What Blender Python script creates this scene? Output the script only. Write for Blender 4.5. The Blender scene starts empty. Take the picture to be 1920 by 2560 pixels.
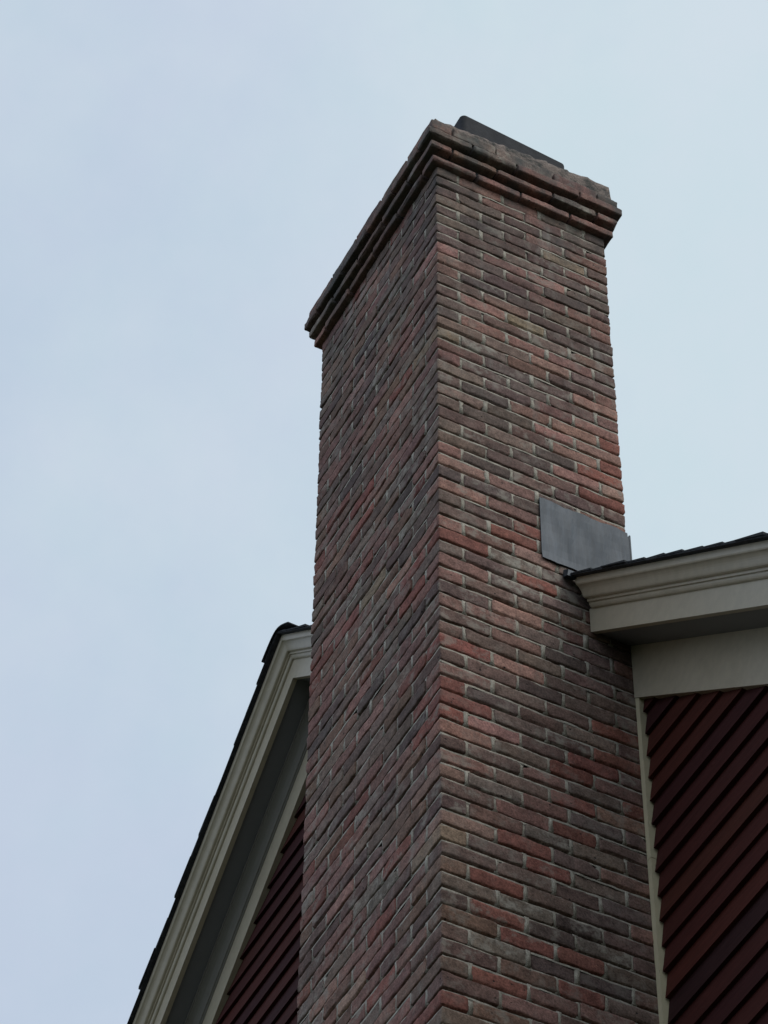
import bpy, math, random
import numpy as np
from mathutils import Matrix, Vector
rng = np.random.default_rng(7); random.seed(7)
SC = bpy.context.scene

# ---------------- camera, sky, sun, exposure ----------------
GZ = 11.618                                    # height of the local zero above the ground
cd = bpy.data.cameras.new('camera'); cam = bpy.data.objects.new('camera', cd)
SC.collection.objects.link(cam); SC.camera = cam
cd.sensor_fit = 'HORIZONTAL'; cd.sensor_width = 36.0
cd.lens = 7922.64 / 1920 * 36.0
cd.clip_start = 0.1; cd.clip_end = 3000
right = Vector((0.45928, 0.88825, 0.00859)); up = Vector((0.67277, -0.35415, 0.64958)); fw = Vector((-0.58003, 0.29256, 0.76024))
m = Matrix.Identity(4)
for i in range(3):
    m[i][0] = right[i]; m[i][1] = up[i]; m[i][2] = -fw[i]
m[0][3], m[1][3], m[2][3] = 6.3214, -3.4019, GZ - 10.0185
cam.matrix_world = m

SKY_DIM, SKY_STR = 0.96, 0.865
SUN_EL, SUN_AZ = math.radians(52), math.radians(62)     # azimuth from +Y towards +X
w = bpy.data.worlds.new('World'); SC.world = w; w.use_nodes = True
nt = w.node_tree; nt.nodes.clear(); N = nt.nodes.new; L = nt.links.new
out = N('ShaderNodeOutputWorld'); add = N('ShaderNodeAddShader')
bg1 = N('ShaderNodeBackground'); bg2 = N('ShaderNodeBackground')
sky = N('ShaderNodeTexSky'); sky.sky_type = 'NISHITA'; sky.sun_disc = False
sky.sun_elevation = SUN_EL; sky.sun_rotation = SUN_AZ; sky.air_density = 1.0; sky.dust_density = 3.0
bg1.inputs['Strength'].default_value = 0.05
L(sky.outputs[0], bg1.inputs['Color'])
tc = N('ShaderNodeTexCoord')
def wdot(v):
    d = N('ShaderNodeVectorMath'); d.operation = 'DOT_PRODUCT'; d.inputs[1].default_value = v
    L(tc.outputs['Generated'], d.inputs[0]); return d.outputs['Value']
def wramp(src, stops):
    r = N('ShaderNodeValToRGB'); el = r.color_ramp.elements
    el[0].position, el[0].color = stops[0]; el[1].position, el[1].color = stops[-1]
    for p, c in stops[1:-1]: q = el.new(p); q.color = c
    L(src, r.inputs[0]); return r.outputs['Color']
nz = N('ShaderNodeTexNoise'); nz.inputs['Scale'].default_value = 9.0; nz.inputs['Detail'].default_value = 5.0; nz.inputs['Roughness'].default_value = .6
L(tc.outputs['Generated'], nz.inputs['Vector'])
ad = N('ShaderNodeMath'); ad.operation = 'MULTIPLY_ADD'; ad.inputs[1].default_value = 0.46; L(nz.outputs['Fac'], ad.inputs[0]); L(wdot((0.55, 0.75, 0.36)), ad.inputs[2])
colr = wramp(ad.outputs[0], [(0.08, (0.505, 0.58, 0.685, 1)), (0.30, (0.555, 0.648, 0.728, 1)), (0.52, (0.64, 0.745, 0.765, 1))])
# thick cloud: brightness shaped by direction, out of view, to light the chimney faces
dim = wramp(wdot((-0.56, -0.16, 0.81)), [(0.0, (SKY_DIM * 1.02, SKY_DIM, SKY_DIM * .98, 1)), (0.35, (SKY_DIM * 1.22, SKY_DIM * 1.2, SKY_DIM * 1.2, 1)), (0.80, (1, 1, 1, 1))])
mx = N('ShaderNodeMix'); mx.data_type = 'RGBA'; mx.blend_type = 'MULTIPLY'; mx.inputs[0].default_value = 1
L(colr, mx.inputs[6]); L(dim, mx.inputs[7]); nz2 = N('ShaderNodeTexNoise'); nz2.inputs['Scale'].default_value = 14.0; nz2.inputs['Detail'].default_value = 6.0; nz2.inputs['Roughness'].default_value = .6
L(tc.outputs['Generated'], nz2.inputs['Vector'])
mx2 = N('ShaderNodeMix'); mx2.data_type = 'RGBA'; mx2.blend_type = 'MULTIPLY'; mx2.inputs[0].default_value = 1
L(mx.outputs[2], mx2.inputs[6]); L(wramp(nz2.outputs['Fac'], [(.36, (.975, .99, .99, 1)), (.64, (1.035, 1.0, 1.012, 1))]), mx2.inputs[7])
L(mx2.outputs[2], bg2.inputs['Color']); bg2.inputs['Strength'].default_value = SKY_STR
L(bg1.outputs[0], add.inputs[0]); L(bg2.outputs[0], add.inputs[1]); L(add.outputs[0], out.inputs[0])

sd = bpy.data.lights.new('sun', 'SUN'); sd.energy = 0.5; sd.angle = math.radians(30); sd.color = (1, 0.98, 0.95)
sun = bpy.data.objects.new('sun', sd); SC.collection.objects.link(sun)
sdir = Vector((math.sin(SUN_AZ) * math.cos(SUN_EL), math.cos(SUN_AZ) * math.cos(SUN_EL), math.sin(SUN_EL)))
sun.rotation_euler = sdir.to_track_quat('Z', 'Y').to_euler()
vs = SC.view_settings; SC.display_settings.display_device = 'sRGB'
vs.view_transform = 'Standard'; vs.look = 'None'; vs.exposure = 0.0; vs.gamma = 1.0

# ---------------- measures (metres, local zero at the brick corner) ----------------
CW, CD = 1.015, 0.773            # chimney: along x (to -x) and along y
PITCH = 0.0677
XR, SL = -2.470, 0.8384          # ridge x, roof slope
YF, YFR = 0.593, 0.753           # faces of rake board and frieze board
HALF = 4.5; YWALL = 0.80; DEPTH = 9.0
def vz(x, v): return v - SL * abs(x - XR)

# ---------------- helpers ----------------
def link_mesh(name, V, F, mat, parent=None, attrs=None, smooth=False, label=None):
    V = np.asarray(V, dtype=np.float64).copy(); V[:, 2] += GZ
    if parent is not None: V -= np.array(parent.location)
    me = bpy.data.meshes.new(name)
    if isinstance(F, np.ndarray):
        me.vertices.add(len(V)); me.vertices.foreach_set('co', V.astype(np.float32).ravel())
        me.loops.add(F.size); me.loops.foreach_set('vertex_index', F.astype(np.int32).ravel())
        me.polygons.add(len(F)); me.polygons.foreach_set('loop_start', (np.arange(len(F)) * F.shape[1]).astype(np.int32))
        me.update(calc_edges=True)
    else:
        me.from_pydata([tuple(v) for v in V], [], F)
    if attrs:
        for an, arr in attrs.items():
            a = me.attributes.new(an, 'FLOAT_COLOR', 'POINT')
            a.data.foreach_set('color', np.asarray(arr, dtype=np.float32).ravel())
    me.materials.append(mat)
    me.validate()
    if smooth: me.polygons.foreach_set('use_smooth', np.ones(len(me.polygons), dtype=bool)); me.update()
    o = bpy.data.objects.new(name, me); SC.collection.objects.link(o)
    if parent is not None: o.parent = parent
    if label: o['label'] = label
    return o
def thing(name, label, cat, loc):
    o = bpy.data.objects.new(name, None); SC.collection.objects.link(o)
    o.location = loc; o['label'] = label; o['category'] = cat; o.empty_display_size = 0.5
    return o
class MB:
    def __init__(s): s.V = []; s.F = []; s.C = []
    def add(s, vs_, fs, c=(1, 1, 1, 1)):
        b = len(s.V); s.V += [tuple(v) for v in vs_]; s.F += [tuple(i + b for i in f) for f in fs]; s.C += [c] * len(vs_)
    def box(s, x0, x1, y0, y1, z0, z1, c=(1, 1, 1, 1)):
        s.add([(x0, y0, z0), (x1, y0, z0), (x1, y1, z0), (x0, y1, z0), (x0, y0, z1), (x1, y0, z1), (x1, y1, z1), (x0, y1, z1)],
              [(0, 3, 2, 1), (4, 5, 6, 7), (0, 1, 5, 4), (1, 2, 6, 5), (2, 3, 7, 6), (3, 0, 4, 7)], c)
    def sweep(s, prof, xa, xb, n=1, wob=0.0):
        """closed profile [(y, v)] run along the roof slope from xa to xb, plumb ends"""
        k = len(prof); vs_ = []
        for i in range(n + 1):
            x = xa + (xb - xa) * i / n; d = rng.normal(0, wob) if wob else 0
            vs_ += [(x, y, vz(x, v) + d) for y, v in prof]
        fs = []
        for i in range(n):
            for j in range(k):
                a, b = i * k + j, i * k + (j + 1) % k
                fs.append((a, b, b + k, a + k))
        fs.append(tuple(range(k))[::-1]); fs.append(tuple(n * k + j for j in range(k)))
        s.add(vs_, fs)
    def build(s, name, mat, parent=None, col=False, **kw):
        return link_mesh(name, s.V, s.F, mat, parent, attrs={'tone': s.C} if col else None, **kw)
def fix_normals(o):
    import bmesh
    bm = bmesh.new(); bm.from_mesh(o.data); bmesh.ops.recalc_face_normals(bm, faces=bm.faces); bm.to_mesh(o.data); bm.free()

# ---------------- materials ----------------
def mat_new(name):
    mt = bpy.data.materials.new(name); mt.use_nodes = True; t = mt.node_tree
    b = t.nodes['Principled BSDF']; return mt, t, b
def mk(t, typ, **kw):
    n = t.nodes.new(typ)
    for k, v in kw.items():
        if k in n.inputs: n.inputs[k].default_value = v
        else: setattr(n, k, v)
    return n
def ramp(t, src, stops):
    r = t.nodes.new('ShaderNodeValToRGB'); el = r.color_ramp.elements
    el[0].position, el[0].color = stops[0][0], stops[0][1]; el[1].position, el[1].color = stops[-1][0], stops[-1][1]
    for p, c in stops[1:-1]: q = el.new(p); q.color = c
    t.links.new(src, r.inputs[0]); return r
def g(v): return (v, v, v, 1)
def mixc(t, fac, a, b, mode='MIX'):
    n = t.nodes.new('ShaderNodeMix'); n.data_type = 'RGBA'; n.blend_type = mode
    for sock, val in ((n.inputs[0], fac), (n.inputs[6], a), (n.inputs[7], b)):
        if hasattr(val, 'links'): t.links.new(val, sock)
        else: sock.default_value = val
    return n.outputs[2]
def objco(t, scale=(1, 1, 1)):
    c = t.nodes.new('ShaderNodeTexCoord'); mp = t.nodes.new('ShaderNodeMapping'); mp.inputs['Scale'].default_value = scale
    t.links.new(c.outputs['Object'], mp.inputs[0]); return mp.outputs[0]
def noise(t, co, scale, detail=4, rough=0.6):
    n = mk(t, 'ShaderNodeTexNoise', Scale=scale, Detail=detail, Roughness=rough); t.links.new(co, n.inputs['Vector']); return n.outputs['Fac']

# brick: per brick tone in 'tone' (alpha = amount of lime bloom)
mbrick, t, b = mat_new('brick')
co = objco(t)
at = mk(t, 'ShaderNodeAttribute', attribute_name='tone')
off = t.nodes.new('ShaderNodeVectorMath'); off.operation = 'MULTIPLY_ADD'
t.links.new(at.outputs['Color'], off.inputs[0]); off.inputs[1].default_value = (91, 73, 57); t.links.new(co, off.inputs[2]); bco = off.outputs[0]
n1 = noise(t, bco, 28, 5, .65); n2 = noise(t, bco, 140, 3, .6); n3 = noise(t, bco, 16, 5, .7)
c0 = mixc(t, 1.0, at.outputs['Color'], ramp(t, noise(t, co, 2.3, 4, .6), [(.35, (.84, .86, .88, 1)), (.65, (1.14, 1.10, 1.06, 1))]).outputs[0], 'MULTIPLY')
c1 = mixc(t, 1.0, c0, ramp(t, n1, [(.32, g(.70)), (.68, g(1.28))]).outputs[0], 'MULTIPLY')
c2 = mixc(t, 1.0, c1, ramp(t, n2, [(.3, g(.62)), (.7, g(1.36))]).outputs[0], 'MULTIPLY')
# lime bloom
lm = t.nodes.new('ShaderNodeMath'); lm.operation = 'MULTIPLY'
t.links.new(ramp(t, n3, [(.50, g(0)), (.62, g(1))]).outputs[0], lm.inputs[0]); t.links.new(at.outputs['Alpha'], lm.inputs[1])
c3 = mixc(t, lm.outputs[0], c2, (.33, .295, .25, 1))
# dark pits
vo = mk(t, 'ShaderNodeTexVoronoi', Scale=30.0); t.links.new(bco, vo.inputs['Vector'])
pit = ramp(t, vo.outputs['Distance'], [(.07, g(1)), (.14, g(0))]).outputs[0]
pm = t.nodes.new('ShaderNodeMath'); pm.operation = 'MULTIPLY'; t.links.new(pit, pm.inputs[0])
t.links.new(ramp(t, noise(t, bco, 9, 2), [(.5, g(0)), (.6, g(1))]).outputs[0], pm.inputs[1])
c4 = mixc(t, pm.outputs[0], c3, (.03, .025, .025, 1))
# soot and moss stains on the head of the stack: streaks with a shape of their own
tcz = t.nodes.new('ShaderNodeSeparateXYZ'); t.links.new(co, tcz.inputs[0])
mr = mk(t, 'ShaderNodeMapRange'); mr.inputs[1].default_value = GZ - .35; mr.inputs[2].default_value = GZ + .75; t.links.new(tcz.outputs[2], mr.inputs[0])
st = t.nodes.new('ShaderNodeMath'); st.operation = 'MULTIPLY'; t.links.new(mr.outputs[0], st.inputs[0])
t.links.new(ramp(t, noise(t, objco(t, (1, 1, .45)), 5.5, 5, .65), [(.42, g(0)), (.62, g(.85))]).outputs[0], st.inputs[1])
c5 = mixc(t, st.outputs[0], c4, (.075, .08, .078, 1))
# pale lime runs washed down from the joints of the head
run = ramp(t, noise(t, objco(t, (1, 1, .22)), 9, 4, .6), [(.60, g(0)), (.74, g(.55))]).outputs[0]
rm = t.nodes.new('ShaderNodeMath'); rm.operation = 'MULTIPLY'; t.links.new(run, rm.inputs[0])
mr2 = mk(t, 'ShaderNodeMapRange'); mr2.inputs[1].default_value = GZ - 2.6; mr2.inputs[2].default_value = GZ + .4; mr2.inputs[3].default_value = .35; t.links.new(tcz.outputs[2], mr2.inputs[0])
t.links.new(mr2.outputs[0], rm.inputs[1])
c6 = mixc(t, rm.outputs[0], c5, (.34, .32, .29, 1))
t.links.new(c6, b.inputs['Base Color']); b.inputs['Roughness'].default_value = .92; b.inputs['Specular IOR Level'].default_value = .25
bp = mk(t, 'ShaderNodeBump', Strength=.9, Distance=.0022)
hs = t.nodes.new('ShaderNodeMath'); hs.operation = 'SUBTRACT'
nn = t.nodes.new('ShaderNodeMath'); nn.operation = 'ADD'; t.links.new(n1, nn.inputs[0]); t.links.new(n2, nn.inputs[1])
t.links.new(nn.outputs[0], hs.inputs[0]); t.links.new(pm.outputs[0], hs.inputs[1])
t.links.new(hs.outputs[0], bp.inputs['Height']); t.links.new(bp.outputs[0], b.inputs['Normal'])

def rough_mat(name, ca, cb, sc=20, bump=.8, dist=.003, rough=.95, stops=(.35, .65), stretch=(1, 1, 1), fine=.2):
    mt, t, b = mat_new(name); co = objco(t, stretch)
    na = noise(t, co, sc, 6, .65); nb = noise(t, co, sc * 6, 3, .6)
    c = mixc(t, ramp(t, na, [(stops[0], g(0)), (stops[1], g(1))]).outputs[0], ca + (1,), cb + (1,))
    c = mixc(t, 1.0, c, ramp(t, nb, [(.3, g(1 - fine)), (.7, g(1 + fine))]).outputs[0], 'MULTIPLY')
    t.links.new(c, b.inputs['Base Color']); b.inputs['Roughness'].default_value = rough
    b.inputs['Specular IOR Level'].default_value = .3
    ad = t.nodes.new('ShaderNodeMath'); ad.operation = 'ADD'; t.links.new(na, ad.inputs[0]); t.links.new(nb, ad.inputs[1])
    bp = mk(t, 'ShaderNodeBump', Strength=bump, Distance=dist); t.links.new(ad.outputs[0], bp.inputs['Height']); t.links.new(bp.outputs[0], b.inputs['Normal'])
    return mt
mmortar = rough_mat('mortar', (.28, .255, .21), (.44, .40, .335), 30, 1, .004)
msootshade = rough_mat('soot_shade_mortar', (.030, .032, .036), (.075, .075, .075), 12, 1, .004)  # dark mortar: soot, plus shade under the corbel steps put into the colour
mwash = rough_mat('mortar_wash', (.070, .068, .062), (.25, .20, .175), 17, 1, .008, stops=(.38, .56))
mflue = rough_mat('flue_clay', (.018, .020, .025), (.036, .037, .042), 12, .5, .002, .8)
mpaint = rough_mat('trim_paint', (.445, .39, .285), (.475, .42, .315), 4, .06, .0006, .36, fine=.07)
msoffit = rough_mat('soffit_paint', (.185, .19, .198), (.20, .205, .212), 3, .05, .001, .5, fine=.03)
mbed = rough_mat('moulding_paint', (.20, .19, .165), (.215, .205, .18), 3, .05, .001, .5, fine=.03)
mtrim = rough_mat('corner_paint', (.56, .49, .33), (.60, .53, .36), 4, .05, .001, .5, fine=.05)
mmetal = rough_mat('lead_flashing', (.030, .041, .053), (.058, .071, .087), 11, .4, .002, .5, (.38, .62), (1, 1, .12))
mmetal.node_tree.nodes['Principled BSDF'].inputs['Metallic'].default_value = .35
mshing = rough_mat('asphalt_shingle', (.022, .024, .028), (.05, .052, .056), 60, 1, .003)
mgrass = rough_mat('grass', (.015, .022, .008), (.03, .042, .018), 3, 1, .03)
mglass, t, b = mat_new('dark_glass'); b.inputs['Base Color'].default_value = (.02, .025, .03, 1); b.inputs['Roughness'].default_value = .05

msid, t, b = mat_new('stained_clapboard')
co = objco(t, (.6, 1, 12)); at = mk(t, 'ShaderNodeAttribute', attribute_name='tone')
na = noise(t, co, 12, 5, .6)
c = mixc(t, 1.0, at.outputs['Color'], ramp(t, na, [(.3, g(.75)), (.7, g(1.25))]).outputs[0], 'MULTIPLY')
t.links.new(c, b.inputs['Base Color']); b.inputs['Roughness'].default_value = .8; b.inputs['Specular IOR Level'].default_value = .15
bp = mk(t, 'ShaderNodeBump', Strength=.3, Distance=.001); t.links.new(na, bp.inputs['Height']); t.links.new(bp.outputs[0], b.inputs['Normal'])

# ---------------- ground ----------------
gd = MB(); gd.add([(-400, -400, -GZ), (400, -400, -GZ), (400, 400, -GZ), (-400, 400, -GZ)], [(0, 1, 2, 3)])
go = gd.build('ground', mgrass); go['kind'] = 'structure'

# ---------------- chimney ----------------
chim = thing('brick_chimney', 'tall red and purple brick chimney with a stepped corbelled top, rising beside the gable', 'chimney', (-CW / 2, CD / 2, 0))
TONES = {'s': (.295, .152, .128), 'p': (.285, .168, .138), 'r': (.225, .078, .062), 'm': (.210, .112, .096), 'd': (.128, .085, .076),
         'c': (.092, .073, .068), 'g': (.158, .118, .098), 'b': (.190, .118, .088), 't': (.275, .205, .140), 'w': (.185, .152, .128)}
WEI = 's' * 4 + 'p' * 5 + 'r' * 9 + 'm' * 24 + 'd' * 14 + 'c' * 5 + 'g' * 14 + 'b' * 20 + 't' * 1 + 'w' * 7
ROWS = {-8: 'gsmgg', -7: 'dmmg', -6: 'dgddm', -5: 'ggpm', -4: 'dcdtd', -3: 'gddm', -2: 'ddgdg', -1: 'cmsg', 0: 'sgmcd', 1: 'pdms', 2: 'mccgs',
        3: 'dpdd', 4: 'dstdd', 5: 'gdgb', 6: 'csmmd', 7: 'ggpd', 8: 'twmds', 9: 'mcds', 10: 'mdgdm', 11: 'gdms', 12: 'dcmpr', 13: 'ggsp', 14: 'gcdsr',
        15: 'dgcr', 16: 'gdcsp', 17: 'gdmr', 18: 'scddd', 19: 'pmgs', 20: 'cccdd', 21: 'smsm', 22: 'gdrmd', 23: 'drgd', 24: 'smpgd', 25: 'rwdm', 26: 'gdrcd',
        27: 'mwgm', 28: 'sdgbd', 29: 'dpmg', 30: 'smgdm', 31: 'dmcc', 32: 'ddgdd', 33: 'rpdd', 34: 'ddcgg', 35: 'mgdr', 36: 'rcdgd',
        37: 'rgdr', 38: 'rsdrd', 39: 'sgrm', 40: 'dgmcr', 41: 'sgrb', 42: 'bwmcd', 43: 'dmrd', 44: 'dmwgd', 45: 'prdm', 46: 'tdrgd', 47: 'dgdc',
        48: 'brgcm', 49: 'gwcd', 50: 'drcwd', 51: 'brrg', 52: 'dwccb', 53: 'dbrg', 54: 'drmmc', 55: 'dmdm', 56: 'rbdmd', 57: 'gwrd'}
def tone(ch=None):
    if ch is None: ch = random.choice(WEI)
    c = (np.array(TONES[ch]) * .72 + np.array((.188, .112, .090)) * .28) * 1.12 * (1 + rng.normal(0, .10)) * (1 + rng.normal(0, .02, 3))
    a = .95 if ch == 'w' else rng.random() ** 1.5 * .7
    return (*np.clip(c, .02, .6), a)
def cuboid_template(nx, ny, nz):
    """surface grid of a unit cuboid, -1..1"""
    idx = {}; V = []; F = []
    def vid(i, j, k):
        key = (i, j, k)
        if key not in idx: idx[key] = len(V); V.append((2 * i / nx - 1, 2 * j / ny - 1, 2 * k / nz - 1))
        return idx[key]
    for i in range(nx):
        for j in range(ny):
            F.append((vid(i, j, 0), vid(i, j + 1, 0), vid(i + 1, j + 1, 0), vid(i + 1, j, 0)))
            F.append((vid(i, j, nz), vid(i + 1, j, nz), vid(i + 1, j + 1, nz), vid(i, j + 1, nz)))
    for i in range(nx):
        for k in range(nz):
            F.append((vid(i, 0, k), vid(i + 1, 0, k), vid(i + 1, 0, k + 1), vid(i, 0, k + 1)))
            F.append((vid(i, ny, k), vid(i, ny, k + 1), vid(i + 1, ny, k + 1), vid(i + 1, ny, k)))
    for j in range(ny):
        for k in range(nz):
            F.append((vid(0, j, k), vid(0, j, k + 1), vid(0, j + 1, k + 1), vid(0, j + 1, k)))
            F.append((vid(nx, j, k), vid(nx, j + 1, k), vid(nx, j + 1, k + 1), vid(nx, j, k + 1)))
    return np.array(V), np.array(F)
TPL = {}
WOB = 1.0
def add_brick(acc, x0, x1, y0, y1, z0, z1, tn, lod=0):
    lx, ly, lz = x1 - x0, y1 - y0, z1 - z0
    if lod: n = (2, 2, 2)
    else: n = (12 if lx > .15 else 7, 12 if ly > .15 else 7, 6)
    if n not in TPL: TPL[n] = cuboid_template(*n)
    U, F = TPL[n]
    # denser near the edges
    Uw = np.sign(U) * (1 - (1 - np.abs(U)) ** 1.9) if not lod else U
    h = np.array([lx, ly, lz]) / 2
    P = Uw * h
    if not lod:                                                    # worn ends: round the face corners in their own plane
        for ax in (0, 1):
            if h[ax] < .04: continue
            R2 = min(.015, max(.006, .0095 * (1 + rng.normal(0, .3)))); hz = h[2]
            q0 = np.stack([P[:, ax], P[:, 2]], 1); lim = np.array([h[ax] - R2, hz - R2]); inn = np.clip(q0, -lim, lim); dd = q0 - inn; l2 = np.linalg.norm(dd, axis=1)
            mm = l2 > R2; q0[mm] = inn[mm] + dd[mm] / l2[mm][:, None] * R2
            P[:, ax] = q0[:, 0]; P[:, 2] = q0[:, 1]
    r = .0038 * (1 + rng.normal(0, .3)); r = max(.0025, r)
    inner = np.clip(P, -(h - r), h - r); dv = P - inner; ln = np.linalg.norm(dv, axis=1, keepdims=True)
    P = np.where(ln > 1e-9, inner + dv / np.maximum(ln, 1e-9) * r, P)
    if not lod:
        ph = rng.random(9) * 6.28; fq = rng.uniform(25, 70, 9)
        a = .0010 * WOB
        P[:, 0] += a * (np.sin(P[:, 1] * fq[0] + ph[0]) + np.sin(P[:, 2] * fq[1] + ph[1]))
        P[:, 1] += a * (np.sin(P[:, 0] * fq[2] + ph[2]) + np.sin(P[:, 2] * fq[3] + ph[3]))
        P[:, 2] += a * 1.3 * (np.sin(P[:, 0] * fq[4] + ph[4]) + np.sin(P[:, 1] * fq[5] + ph[5]) + .6 * np.sin(P[:, 0] * fq[6] * 2.3 + ph[6]))
        P += rng.normal(0, .0007, P.shape)
        if rng.random() < .3:                                   # knocked corner
            cr = rng.choice([-1, 1], 3) * h; d = np.linalg.norm((P - cr) * (1, 1, 1.6), axis=1); rr = rng.uniform(.015, .035)
            P -= np.where(d < rr, (rr - d) * .3, 0)[:, None] * np.sign(cr)
        ang = rng.normal(0, .0035) * WOB; P[:, 2] += P[:, 0] * ang * (lx > ly) + P[:, 1] * ang * (ly >= lx)
    P += np.array([(x0 + x1) / 2, (y0 + y1) / 2, (z0 + z1) / 2]) + rng.normal(0, .0010, 3) * (1, 1, .6)
    acc['F'].append(F + acc['n']); acc['V'].append(P); acc['C'].append(np.tile(np.array(tn), (len(P), 1))); acc['n'] += len(P)
J = .0095; S_ = .1937; H_ = .0921
HEADS = []
def ring(acc, o, z0, z1, par, row=None, lod=0, back=True, topmess=0):
    """one course of bricks round a rectangle grown by o; par 0 = header on the +x face corner"""
    X0, X1, Y0, Y1 = -CW - o, o, -o, CD + o
    j = lambda: rng.normal(0, .0022)
    fl = (Y1 - Y0); ll = (X1 - X0)
    if par == 0:
        fs = [H_, S_, None, S_, H_]; ls = [S_] * 5
    else:
        fs = [S_, S_, None, S_]; ls = [H_, S_, S_, S_, S_, H_]
    fs = [x if x is not None else fl - sum(q for q in fs if q) - J * (len(fs) - 1) for x in fs]
    k = (ll - J * (len(ls) - 1)) / sum(ls); ls = [x * k for x in ls]
    row = row or ''
    tn = [tone(row[i] if i < len(row) else None) for i in range(len(fs))]
    dz = lambda: rng.normal(0, .0008)
    # +x face incl. corners
    y = Y0
    for i, s in enumerate(fs):
        corner = i in (0, len(fs) - 1)
        xd = H_ if not corner else (ls[0] if i == 0 else ls[-1])
        a = 0 if i == 0 else j() * .5
        add_brick(acc, X1 - xd, X1 + (0 if corner else rng.normal(0, .0012)), y + a, y + s, z0 + dz(), z1 + dz(), tn[i], lod)
        if i < len(fs) - 1 and not lod: HEADS.append((X1 - .05, X1 - .0025 + rng.normal(0, .001), y + s - .004, y + s + J + .004, z0 - .004, z1 + .004))
        y += s + J
    # -x face
    y = Y0
    for i, s in enumerate(fs):
        corner = i in (0, len(fs) - 1); xd = H_ if not corner else ls[-1]
        add_brick(acc, X0, X0 + xd, y, y + s, z0 + dz(), z1 + dz(), tone(), lod); y += s + J
    # -y face between corners (front) and back
    for side in ((0, 1) if back else (0,)):
        x = X1 - ls[0] - J
        for i, s in enumerate(ls[1:-1]):
            s2 = s + j() * .5
            if side == 0 and not lod:
                HEADS.append((x - .003, x + J + .003, Y0 + .0022 + rng.normal(0, .001), Y0 + .05, z0 - .004, z1 + .004))
                if i == len(ls) - 3: HEADS.append((x - s - J - .003, x - s + .003, Y0 + .0022, Y0 + .05, z0 - .004, z1 + .004))
            if side == 0: add_brick(acc, x - s2, x, Y0 + rng.normal(0, .0012), Y0 + H_, z0 + dz(), z1 + dz(), tone(), lod)
            else: add_brick(acc, x - s2, x, Y1 - H_, Y1, z0 + dz(), z1 + dz(), tone(), lod)
            x -= s + J
TOPP = .0640
acc = dict(V=[], F=[], C=[], n=0)
kmax = int(GZ / PITCH)
for k in range(-8, kmax):
    zt = -k * PITCH if k >= 0 else -k * TOPP
    bh = PITCH - .0108 if k >= 0 else TOPP - .0098
    if zt - bh < -GZ: break
    ring(acc, 0, zt - bh, zt, k % 2, ROWS.get(k), lod=0 if k < 64 else 1, back=k < 24)
link_mesh('brickwork', np.vstack(acc['V']), np.vstack(acc['F']), mbrick, chim, {'tone': np.vstack(acc['C'])}, smooth=True)
# mortar: shell recessed behind the brick faces, with the beds tooled in
def mortar_shell(x0, x1, y0, y1, z0, z1, step=.012):
    nzs = max(2, int((z1 - z0) / step)); per = []
    def seg(a, b):
        n = max(2, int(np.hypot(b[0] - a[0], b[1] - a[1]) / .02))
        for i in range(n): per.append((a[0] + (b[0] - a[0]) * i / n, a[1] + (b[1] - a[1]) * i / n))
    seg((x0, y0), (x1, y0)); seg((x1, y0), (x1, y1)); seg((x1, y1), (x0, y1)); seg((x0, y1), (x0, y0))
    per = np.array(per); n = len(per); V = []
    for i in range(nzs + 1):
        z = z0 + (z1 - z0) * i / nzs; q = per + rng.normal(0, .0011, per.shape)
        V.append(np.column_stack([q, np.full(n, z)]))
    V = np.vstack(V); a = np.arange(n); F = []
    for i in range(nzs): F.append(np.column_stack([a + i * n, (a + 1) % n + i * n, (a + 1) % n + (i + 1) * n, a + (i + 1) * n]))
    return V, np.vstack(F)
R_ = .016
Va, Fa = mortar_shell(-CW + R_, -R_, R_, CD - R_, -4.5, 8 * TOPP + .004)
Vb, Fb = mortar_shell(-CW + R_, -R_, R_, CD - R_, -GZ, -4.5, .3)
VV = [Va, Vb]; FF = [Fa, Fb + len(Va)]; nv = len(Va) + len(Vb)
# bed joints: a lip of mortar on top of each course
def lip(z, h, rec):
    global nv
    per = []
    x0, x1, y0, y1 = -CW + rec, -rec, rec, CD - rec
    for a_, b_ in (((x0, y0), (x1, y0)), ((x1, y0), (x1, y1)), ((x1, y1), (x0, y1)), ((x0, y1), (x0, y0))):
        n_ = max(2, int(math.dist(a_, b_) / .016))
        for i in range(n_): per.append((a_[0] + (b_[0] - a_[0]) * i / n_, a_[1] + (b_[1] - a_[1]) * i / n_))
    per = np.array(per); n_ = len(per); cen = np.array([-CW / 2, CD / 2])
    w1 = np.convolve(np.concatenate([r_ := rng.normal(0, 1, n_), r_[:4]]), np.ones(5) / 5, 'valid')[:n_]
    w2 = np.convolve(np.concatenate([r_ := rng.normal(0, 1, n_), r_[:4]]), np.ones(5) / 5, 'valid')[:n_]
    dirn = (per - cen) / np.linalg.norm(per - cen, axis=1, keepdims=True)
    rows = [(per + dirn * (w1 * .0028)[:, None], z - .004 + 0 * w1), (per + dirn * (w1 * .0028)[:, None], z + h + w2 * .0022), (per - dirn * .013, z + h + .0045 + w2 * .0015)]
    a_ = np.arange(n_)
    VV.append(np.vstack([np.column_stack([p_, zz_]) for p_, zz_ in rows]))
    FF.append(np.vstack([np.column_stack([a_ + r * n_, (a_ + 1) % n_ + r * n_, (a_ + 1) % n_ + (r + 1) * n_, a_ + (r + 1) * n_]) for r in (0, 1)]) + nv)
    nv += 3 * n_
for k in range(-7, 66):
    zt = -k * PITCH if k >= 0 else -k * TOPP
    lip(zt, .0036, .0032)
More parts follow.
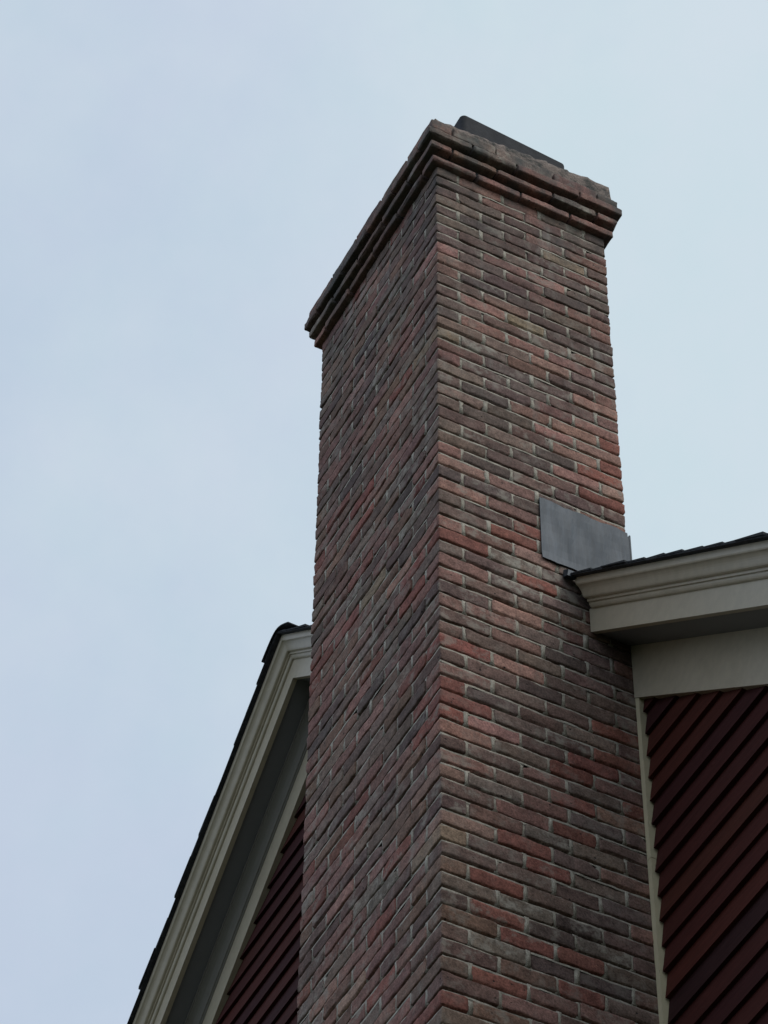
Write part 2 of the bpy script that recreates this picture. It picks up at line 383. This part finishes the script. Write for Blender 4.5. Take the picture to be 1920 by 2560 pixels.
# head joints
TV, TF = cuboid_template(1, 1, 2)
for (xa, xb, ya, yb_, za, zb) in HEADS:
    P = (TV + 1) / 2 * np.array([xb - xa, yb_ - ya, zb - za]) + np.array([xa, ya, za]) + rng.normal(0, .0010, TV.shape)
    VV.append(P); FF.append(TF + nv); nv += len(P)
link_mesh('mortar', np.vstack(VV), np.vstack(FF), mmortar, chim)
# corbelled head
CB = [(.027, .513, .548, 1, 'ssss'), (.043, .581, .616, 0, 'sbsws'), (.060, .644, .686, 1, 'gwss')]
WOB = .5
for o_, za, zb, par, row in CB:
    acc = dict(V=[], F=[], C=[], n=0)
    ring(acc, o_, za, zb, par, row)
    link_mesh('corbel_course', np.vstack(acc['V']), np.vstack(acc['F']), mbrick, chim, {'tone': np.vstack(acc['C'])}, smooth=True)
acc = dict(V=[], F=[], C=[], n=0)
ring(acc, .047, .698, .758, 0, 'swwmb')
link_mesh('top_course', np.vstack(acc['V']), np.vstack(acc['F']), mbrick, chim, {'tone': np.vstack(acc['C'])}, smooth=True)
# mortar between the corbels (slightly recessed plates)
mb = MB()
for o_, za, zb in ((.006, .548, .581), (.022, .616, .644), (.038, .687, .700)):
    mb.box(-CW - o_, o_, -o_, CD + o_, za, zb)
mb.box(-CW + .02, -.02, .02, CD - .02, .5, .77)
mb.build('corbel_mortar', msootshade, chim)
# mortar wash on top: lumpy sloping cap
def wash():
    nx, ny = 60, 46; V = []; F = []
    def hgt(u, v_):
        ed = min(u, 1 - u, v_, 1 - v_)
        return .748 + .060 * u + .077 * min(v_, .85) * u + .012 * min(1, ed / .30) + (.005 * math.sin(u * 17 + 1) * math.sin(v_ * 13) * min(1, ed / .2) + rng.normal(0, .0014))
    o_ = .024
    for i in range(nx + 1):
        for j in range(ny + 1):
            u, v_ = i / nx, j / ny
            edge = i in (0, nx) or j in (0, ny)
            e_ = rng.normal(0, .0025) if edge else 0
            V.append((-CW - o_ + (CW + 2 * o_) * u + e_, -o_ + (CD + 2 * o_) * v_ + e_, hgt(u, v_) - (.006 if edge else 0)))
    idx = lambda i, j: i * (ny + 1) + j
    for i in range(nx):
        for j in range(ny): F.append((idx(i, j), idx(i + 1, j), idx(i + 1, j + 1), idx(i, j + 1)))
    rim = [idx(i, 0) for i in range(nx)] + [idx(nx, j) for j in range(ny)] + [idx(i, ny) for i in range(nx, 0, -1)] + [idx(0, j) for j in range(ny, 0, -1)]
    prev = rim
    for lev, (dz, grow) in enumerate(((.25, .002), (.6, .003), (1, .004))):
        cur = []
        for q in rim:
            x, y, z = V[q]; cx, cy = -CW / 2, CD / 2
            gx = grow * (1 if x > cx else -1) * (abs(x - cx) > CW / 2 - .01); gy = grow * (1 if y > cy else -1) * (abs(y - cy) > CD / 2 - .01)
            V.append((x + gx + rng.normal(0, .0014), y + gy + rng.normal(0, .0014), z + (.7545 - z) * dz)); cur.append(len(V) - 1)
        for a in range(len(rim)):
            b2 = (a + 1) % len(rim); F.append((prev[a], cur[a], cur[b2], prev[b2]))
        prev = cur
    return link_mesh('mortar_wash', V, F, mwash, chim, smooth=True)
wash()
# flue tile with rounded corners, slightly tilted, thin cover on top
def rrect(x0, x1, y0, y1, r, n=6):
    pts = []
    for cx, cy, a0 in ((x1 - r, y1 - r, 0), (x0 + r, y1 - r, 90), (x0 + r, y0 + r, 180), (x1 - r, y0 + r, 270)):
        for i in range(n + 1):
            a = math.radians(a0 + 90 * i / n); pts.append((cx + r * math.cos(a), cy + r * math.sin(a)))
    return pts
def prism(pts, zb, ztop, name, mt, par):
    n = len(pts); V = [(x, y, zb) for x, y in pts] + [(x, y, ztop(x, y) - .006) for x, y in pts]
    cx = sum(p[0] for p in pts) / n; cy = sum(p[1] for p in pts) / n
    V += [(x + (cx - x) * .03, y + (cy - y) * .03, ztop(x, y)) for x, y in pts]
    F = [(i, (i + 1) % n, (i + 1) % n + n, i + n) for i in range(n)] + [(i + n, (i + 1) % n + n, (i + 1) % n + 2 * n, i + 2 * n) for i in range(n)]
    F.append(tuple(range(2 * n, 3 * n)))
    F.append(tuple(range(n))[::-1])
    return link_mesh(name, V, F, mt, par)
flue = prism(rrect(-.47, -.10, .178, .676, .022), .84, lambda x, y: 1.154 - (y - .2) * .083, 'flue_tile', mflue, chim)
fl_r = prism(rrect(-.46, -.108, .246, .628, .02), 1.08, lambda x, y: 1.166 - (y - .2) * .083, 'flue_cover', mflue, chim)
fl_r.parent = flue; fl_r.location = (0, 0, 0)
for v_ in fl_r.data.vertices: pass
fl_r.matrix_parent_inverse = Matrix.Identity(4)
# lead flashing: plate on the +x face folded round the back corner, and kick-out scrap at the eave of the rake
mb = MB()
nyp = 24
zt0, zb0 = -1.318, -1.648
def plate(mb, pts_front, thick):
    pass
Vp = []; Fp = []
for i in range(nyp + 1):
    y = .408 + (.7745 - .408) * i / nyp
    for j in range(9):
        z = zb0 + (zt0 - zb0) * j / 8
        bulge = .0075 + (.0015 * max(0, 1 - abs(y - .53) / .012)) + .0035 * math.sin(i * .7) * math.sin(j * .9) + (0 if j < 8 else -.001) + (.004 if j == 0 else 0)
        Vp.append((bulge, y, z + (rng.normal(0, .0012) if j in (0, 8) else 0)))
for i in range(nyp):
    for j in range(8):
        a = i * 9 + j; Fp.append((a, a + 9, a + 10, a + 1))
nb = len(Vp)
Vp += [(x - .0035, y, z) for x, y, z in Vp]
Fp += [tuple(q + nb for q in f)[::-1] for f in Fp]
for i in range(nyp):
    for j in (0, 8):
        a = i * 9 + j; Fp.append((a, a + nb, a + nb + 9, a + 9))
for j in range(8):
    for i in (0, nyp):
        a = i * 9 + j; Fp.append((a, a + 1, a + nb + 1, a + nb))
fp = link_mesh('side_flashing', Vp, Fp, mmetal, chim); fix_normals(fp)
mb.box(-.55, .0035, .7755, .781, -1.66, -1.335); mb.box(-.002, .0045, .7815, .787, -1.67, -1.325)
mb.build('back_flashing', mmetal, chim)
mb = MB(); mb.add([(.002, .492, -1.702), (.034, .492, -1.722), (.034, .497, -1.690), (.002, .497, -1.660), (.002, .53, -1.702), (.034, .53, -1.722), (.034, .53, -1.690), (.002, .53, -1.660)],
                  [(0, 1, 2, 3), (4, 7, 6, 5), (0, 4, 5, 1), (3, 2, 6, 7), (0, 3, 7, 4), (1, 5, 6, 2)])
mb.build('kick_out_flashing', mmetal, chim)

# ---------------- house ----------------
house = thing('gabled_house', 'gabled house with dark red clapboards, greige eave trim and dark shingles, behind the chimney', 'house', (XR, YWALL + DEPTH / 2, 0))
XL, XRT = XR - HALF, XR + HALF
segs = [(XR, XL), (XR, -CW - .002), (.004, XRT + .28)]
segs[0] = (XR, XL - .28)
CROWN = [(.5935, .255), (.587, .2555), (.5835, .259), (.5810, .264), (.5790, .270), (.5785, .279), (.5715, .2800), (.5712, .2915), (.5630, .2930), (.5590, .2960), (.5560, .3020),
         (.5530, .3110), (.5495, .3210), (.5455, .3300), (.5405, .3380), (.5360, .3430), (.5310, .3465), (.5285, .3520), (.5285, .383), (.5935, .383)]
for nm, prof, mt in (('rake_board', [(YF, .137), (YF, .256), (YF + .022, .256), (YF + .022, .137)], mpaint),
                     ('crown_moulding', CROWN, mpaint),
                     ('drip_edge', [(.507, .3835), (.507, .3885), (.60, .3885), (.60, .3835)], mshing),
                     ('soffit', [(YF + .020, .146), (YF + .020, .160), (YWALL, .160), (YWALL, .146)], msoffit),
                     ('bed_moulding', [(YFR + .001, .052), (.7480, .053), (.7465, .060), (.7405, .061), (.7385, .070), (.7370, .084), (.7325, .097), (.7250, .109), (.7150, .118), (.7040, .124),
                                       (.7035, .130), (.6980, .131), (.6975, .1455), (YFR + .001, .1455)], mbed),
                     ('frieze_board', [(YFR, -.113), (YFR, .1455), (YWALL, .1455), (YWALL, -.113)], mpaint)):
    for si, (xa, xb) in enumerate(segs):
        if nm == 'crown_moulding' and si == 2: xa = .026
        if nm == 'bed_moulding' and si == 2: continue
        q = MB(); q.sweep(prof, xa, xb, 1); o = q.build(nm, mt, house); fix_normals(o)
# side overhang returns (eaves) and gutters are out of sight; simple eave boards close the roof
for sx in (-1, 1):
    xe = XR + sx * (HALF + .28); ze = vz(xe, .12)
    q = MB(); q.box(min(xe, xe - sx * .02), max(xe, xe - sx * .02), YF, YWALL + DEPTH + .2, ze, ze + .24); q.build('eave_board', mpaint, house)
# clapboards on four walls
EXP = .1056; BT = .023
def sid_tone():
    return (*np.clip(np.array((.055, .0130, .0085)) * (1 + rng.normal(0, .20)) * (1 + rng.normal(0, .03, 3)), .01, .3), 1)
q = MB()
n = int((GZ + vz(XR, .0)) / EXP)
zoff = -3.646 - EXP * 80
for i in range(200):
    z0 = zoff + i * EXP; z1 = z0 + EXP + .02
    if z0 < -GZ: continue
    hw = min(HALF, (0.10 - z0) / SL)
    if hw < .05: break
    hw1 = min(HALF, max(.02, (0.13 - z1) / SL))
    yb = YWALL - .010
    spans = [(XR - hw, -CW - .001, XR - hw1), (.028, XR + hw, XR + hw1)] if z0 < vz(0, .1) else [(XR - hw, XR + hw, None)]
    if z0 >= vz(0, .1):
        spans = [(XR - hw, min(XR + hw, -CW - .001), XR - hw1)]
    for si, (xa, xb, xt) in enumerate(spans):
        cuts = [xa]
        x = xa
        while x < xb - 1.2:
            x += random.uniform(1.5, 4.2)
            if x < xb - .5: cuts.append(x)
        cuts.append(xb)
        if si == 1: cuts = [xa, xb] if (random.random() < .7 or xb - xa < 2.5) else [xa, xa + 1.8, xb]
        for c0, c1 in zip(cuts[:-1], cuts[1:]):
            c = sid_tone(); w_ = rng.normal(0, .0010)
            # wedge board: thick butt at the bottom
            y0 = yb - BT + w_; g_ = .0012
            q.add([(c0 + g_, y0, z0), (c1 - g_, y0, z0), (c1 - g_, yb + .005, z0), (c0 + g_, yb + .005, z0),
                   (c0 + g_, yb - .004, z1), (c1 - g_, yb - .004, z1), (c1 - g_, yb + .005, z1), (c0 + g_, yb + .005, z1)],
                  [(0, 3, 2, 1), (4, 5, 6, 7), (0, 1, 5, 4), (1, 2, 6, 5), (2, 3, 7, 6), (3, 0, 4, 7)], c)
gs = q.build('gable_siding', msid, house, col=True)
ze = vz(XR + HALF, .1)
for sx, X in ((-1, XL), (1, XRT)):
    q = MB()
    for i in range(200):
        z0 = zoff + i * EXP; z1 = z0 + EXP + .02
        if z0 < -GZ or z1 > ze - .02: continue
        c = sid_tone()
        yb, yc = YWALL, YWALL + DEPTH
        vv = [(X + sx * BT, yb, z0), (X + sx * BT, yc, z0), (X, yc, z0), (X, yb, z0), (X + sx * .003, yb, z1), (X + sx * .003, yc, z1), (X - sx * .01, yc, z1), (X - sx * .01, yb, z1)]
        q.add(vv, [(0, 1, 2, 3), (4, 7, 6, 5), (0, 4, 5, 1), (2, 6, 7, 3), (0, 3, 7, 4), (1, 5, 6, 2)], c)
    q.build('side_siding', msid, house, col=True)
# solid core of the house: pentagon prism just inside the boards
q = MB()
a = [(XL + .01, -GZ), (XRT - .01, -GZ), (XRT - .01, vz(XRT, .10)), (XR, .10), (XL + .01, vz(XL, .10))]
q.add([(x, YWALL, z) for x, z in a] + [(x, YWALL + DEPTH, z) for x, z in a],
      [(0, 1, 2, 3, 4), (9, 8, 7, 6, 5)] + [(i, i + 5, (i + 1) % 5 + 5, (i + 1) % 5) for i in range(5)], (.055, .013, .0085, 1))
q.build('wall', msid, house, col=True)
# corner strips: beside the chimney and at the house corners
q = MB(); q.box(.0015, .0245, .757, .7895, -2.945, -2.10); q.box(.0015, .0245, .757, .7895, -GZ, -2.9475); q.build('corner_strip', mtrim, house)
q = MB(); q.box(-CW - .026, -CW - .0015, .760, .7895, -GZ, vz(-CW - .03, -.03)); q.build('corner_strip', mtrim, house)
for X in (XL, XRT):
    q = MB(); q.box(X - .03, X + .06 if X > XR else X + .03, YWALL - .035, YWALL + .06, -GZ, vz(X, .05)) if X > XR else q.box(X - .06, X + .03, YWALL - .035, YWALL + .06, -GZ, vz(X, .05))
    q.build('corner_board', mtrim, house)
# roof: deck + shingle tabs + ridge caps
roof = MB()
yb0, yb1 = .535, YWALL + DEPTH + .25
for sx in (-1, 1):
    xe = XR + sx * (HALF + .33)
    spans = [(yb0, yb1)]
    # the deck is notched round the chimney on the right slope
    def deck(xa, xb, y0, y1):
        roof.add([(xa, y0, vz(xa, .375)), (xb, y0, vz(xb, .375)), (xb, y1, vz(xb, .375)), (xa, y1, vz(xa, .375)),
                  (xa, y0, vz(xa, .388)), (xb, y0, vz(xb, .388)), (xb, y1, vz(xb, .388)), (xa, y1, vz(xa, .388))],
                 [(0, 3, 2, 1), (4, 5, 6, 7), (0, 1, 5, 4), (1, 2, 6, 5), (2, 3, 7, 6), (3, 0, 4, 7)])
    if sx < 0: deck(XR, xe, .60, yb1)
    else:
        deck(XR, -CW - .005, .60, yb1); deck(-CW - .005, .005, CD + .006, yb1); deck(.005, xe, .60, yb1)
ro = roof.build('roof', mshing, house); fix_normals(ro)
sh = MB()
ca = 1 / math.hypot(1, SL); EXS = .145 * ca          # exposure measured along x
ncs = int((HALF + .36) / EXS)
for sx in (-1, 1):
    for i in range(ncs + 1):
        d0 = (HALF + .36) - i * EXS                   # butt edge distance from the ridge
        d1 = max(0.0, d0 - EXS - .04)
        if d0 < .04: continue
        x0, x1 = XR + sx * d0, XR + sx * d1
        y = .506 + rng.normal(0, .0022) + (-.004 if rng.random() < .22 else 0); first = True
        while y < yb1 - .05:
            wv = random.uniform(.12, .34); y2 = min(y + wv, yb1)
            if not first and random.random() < .0: pass
            th = .0085 + random.choice((0, 0, .005)) + abs(rng.normal(0, .0012))
            inch = sx > 0 and (-CW - .003 < x0 and x1 < .003) and y < CD
            if inch:
                if x0 > .003 + .0 and x1 < .003: pass
                if y2 <= CD + .004: y = y2; first = False; continue
                y = CD + .006
            xb_ = x1
            if sx > 0 and x0 > 0 and x1 < .004 and y < CD: xb_ = .004
            if sx > 0 and x0 > 0 and x1 < .004 and not inch: xb_ = .004 if y < CD else x1
            v0 = .389
            sag = abs(rng.normal(0, .0010))
            g_ = .001
            P0 = [(x0, y + g_, vz(x0, v0 + .002 + sag)), (x0, y2 - g_, vz(x0, v0 + .002 + sag)), (xb_, y2 - g_, vz(xb_, v0)), (xb_, y + g_, vz(xb_, v0)),
                  (x0, y + g_, vz(x0, v0 + th + .003)), (x0, y2 - g_, vz(x0, v0 + th + .003)), (xb_, y2 - g_, vz(xb_, v0 + .004)), (xb_, y + g_, vz(xb_, v0 + .004))]
            sh.add(P0, [(0, 1, 2, 3), (4, 7, 6, 5), (0, 4, 5, 1), (2, 6, 7, 3), (0, 3, 7, 4), (1, 5, 6, 2)])
            y = y2; first = False
so = sh.build('shingles', mshing, house); fix_normals(so)
so.parent = ro; so.location = (0, 0, 0)
for me_o in (so,):
    pass
# ridge caps: overlapping bent shingles
rc = MB(); y = .496; i = 0
while y < yb1:
    y2 = y + .30; R = .0
    prof = []
    for a in range(-8, 9):
        u = a / 8 * .135; d = abs(u)
        z = .404 - SL * math.sqrt(d * d + .060 ** 2) + .038
        prof.append((XR + u, z))
    t0 = .006 if i else .006
    V = []
    for (yy, lift) in ((y, .007), (y2, .001)):
        V += [(x, yy, z + lift) for x, z in prof] + [(x, yy, z + lift - .007) for x, z in prof[::-1]]
    k2 = len(prof) * 2
    F = [(j, (j + 1) % k2, (j + 1) % k2 + k2, j + k2) for j in range(k2)] + [tuple(range(k2))[::-1], tuple(range(k2, 2 * k2))]
    rc.add(V, F); y += .145; i += 1
rco = rc.build('ridge_cap', mshing, house); fix_normals(rco); rco.parent = ro
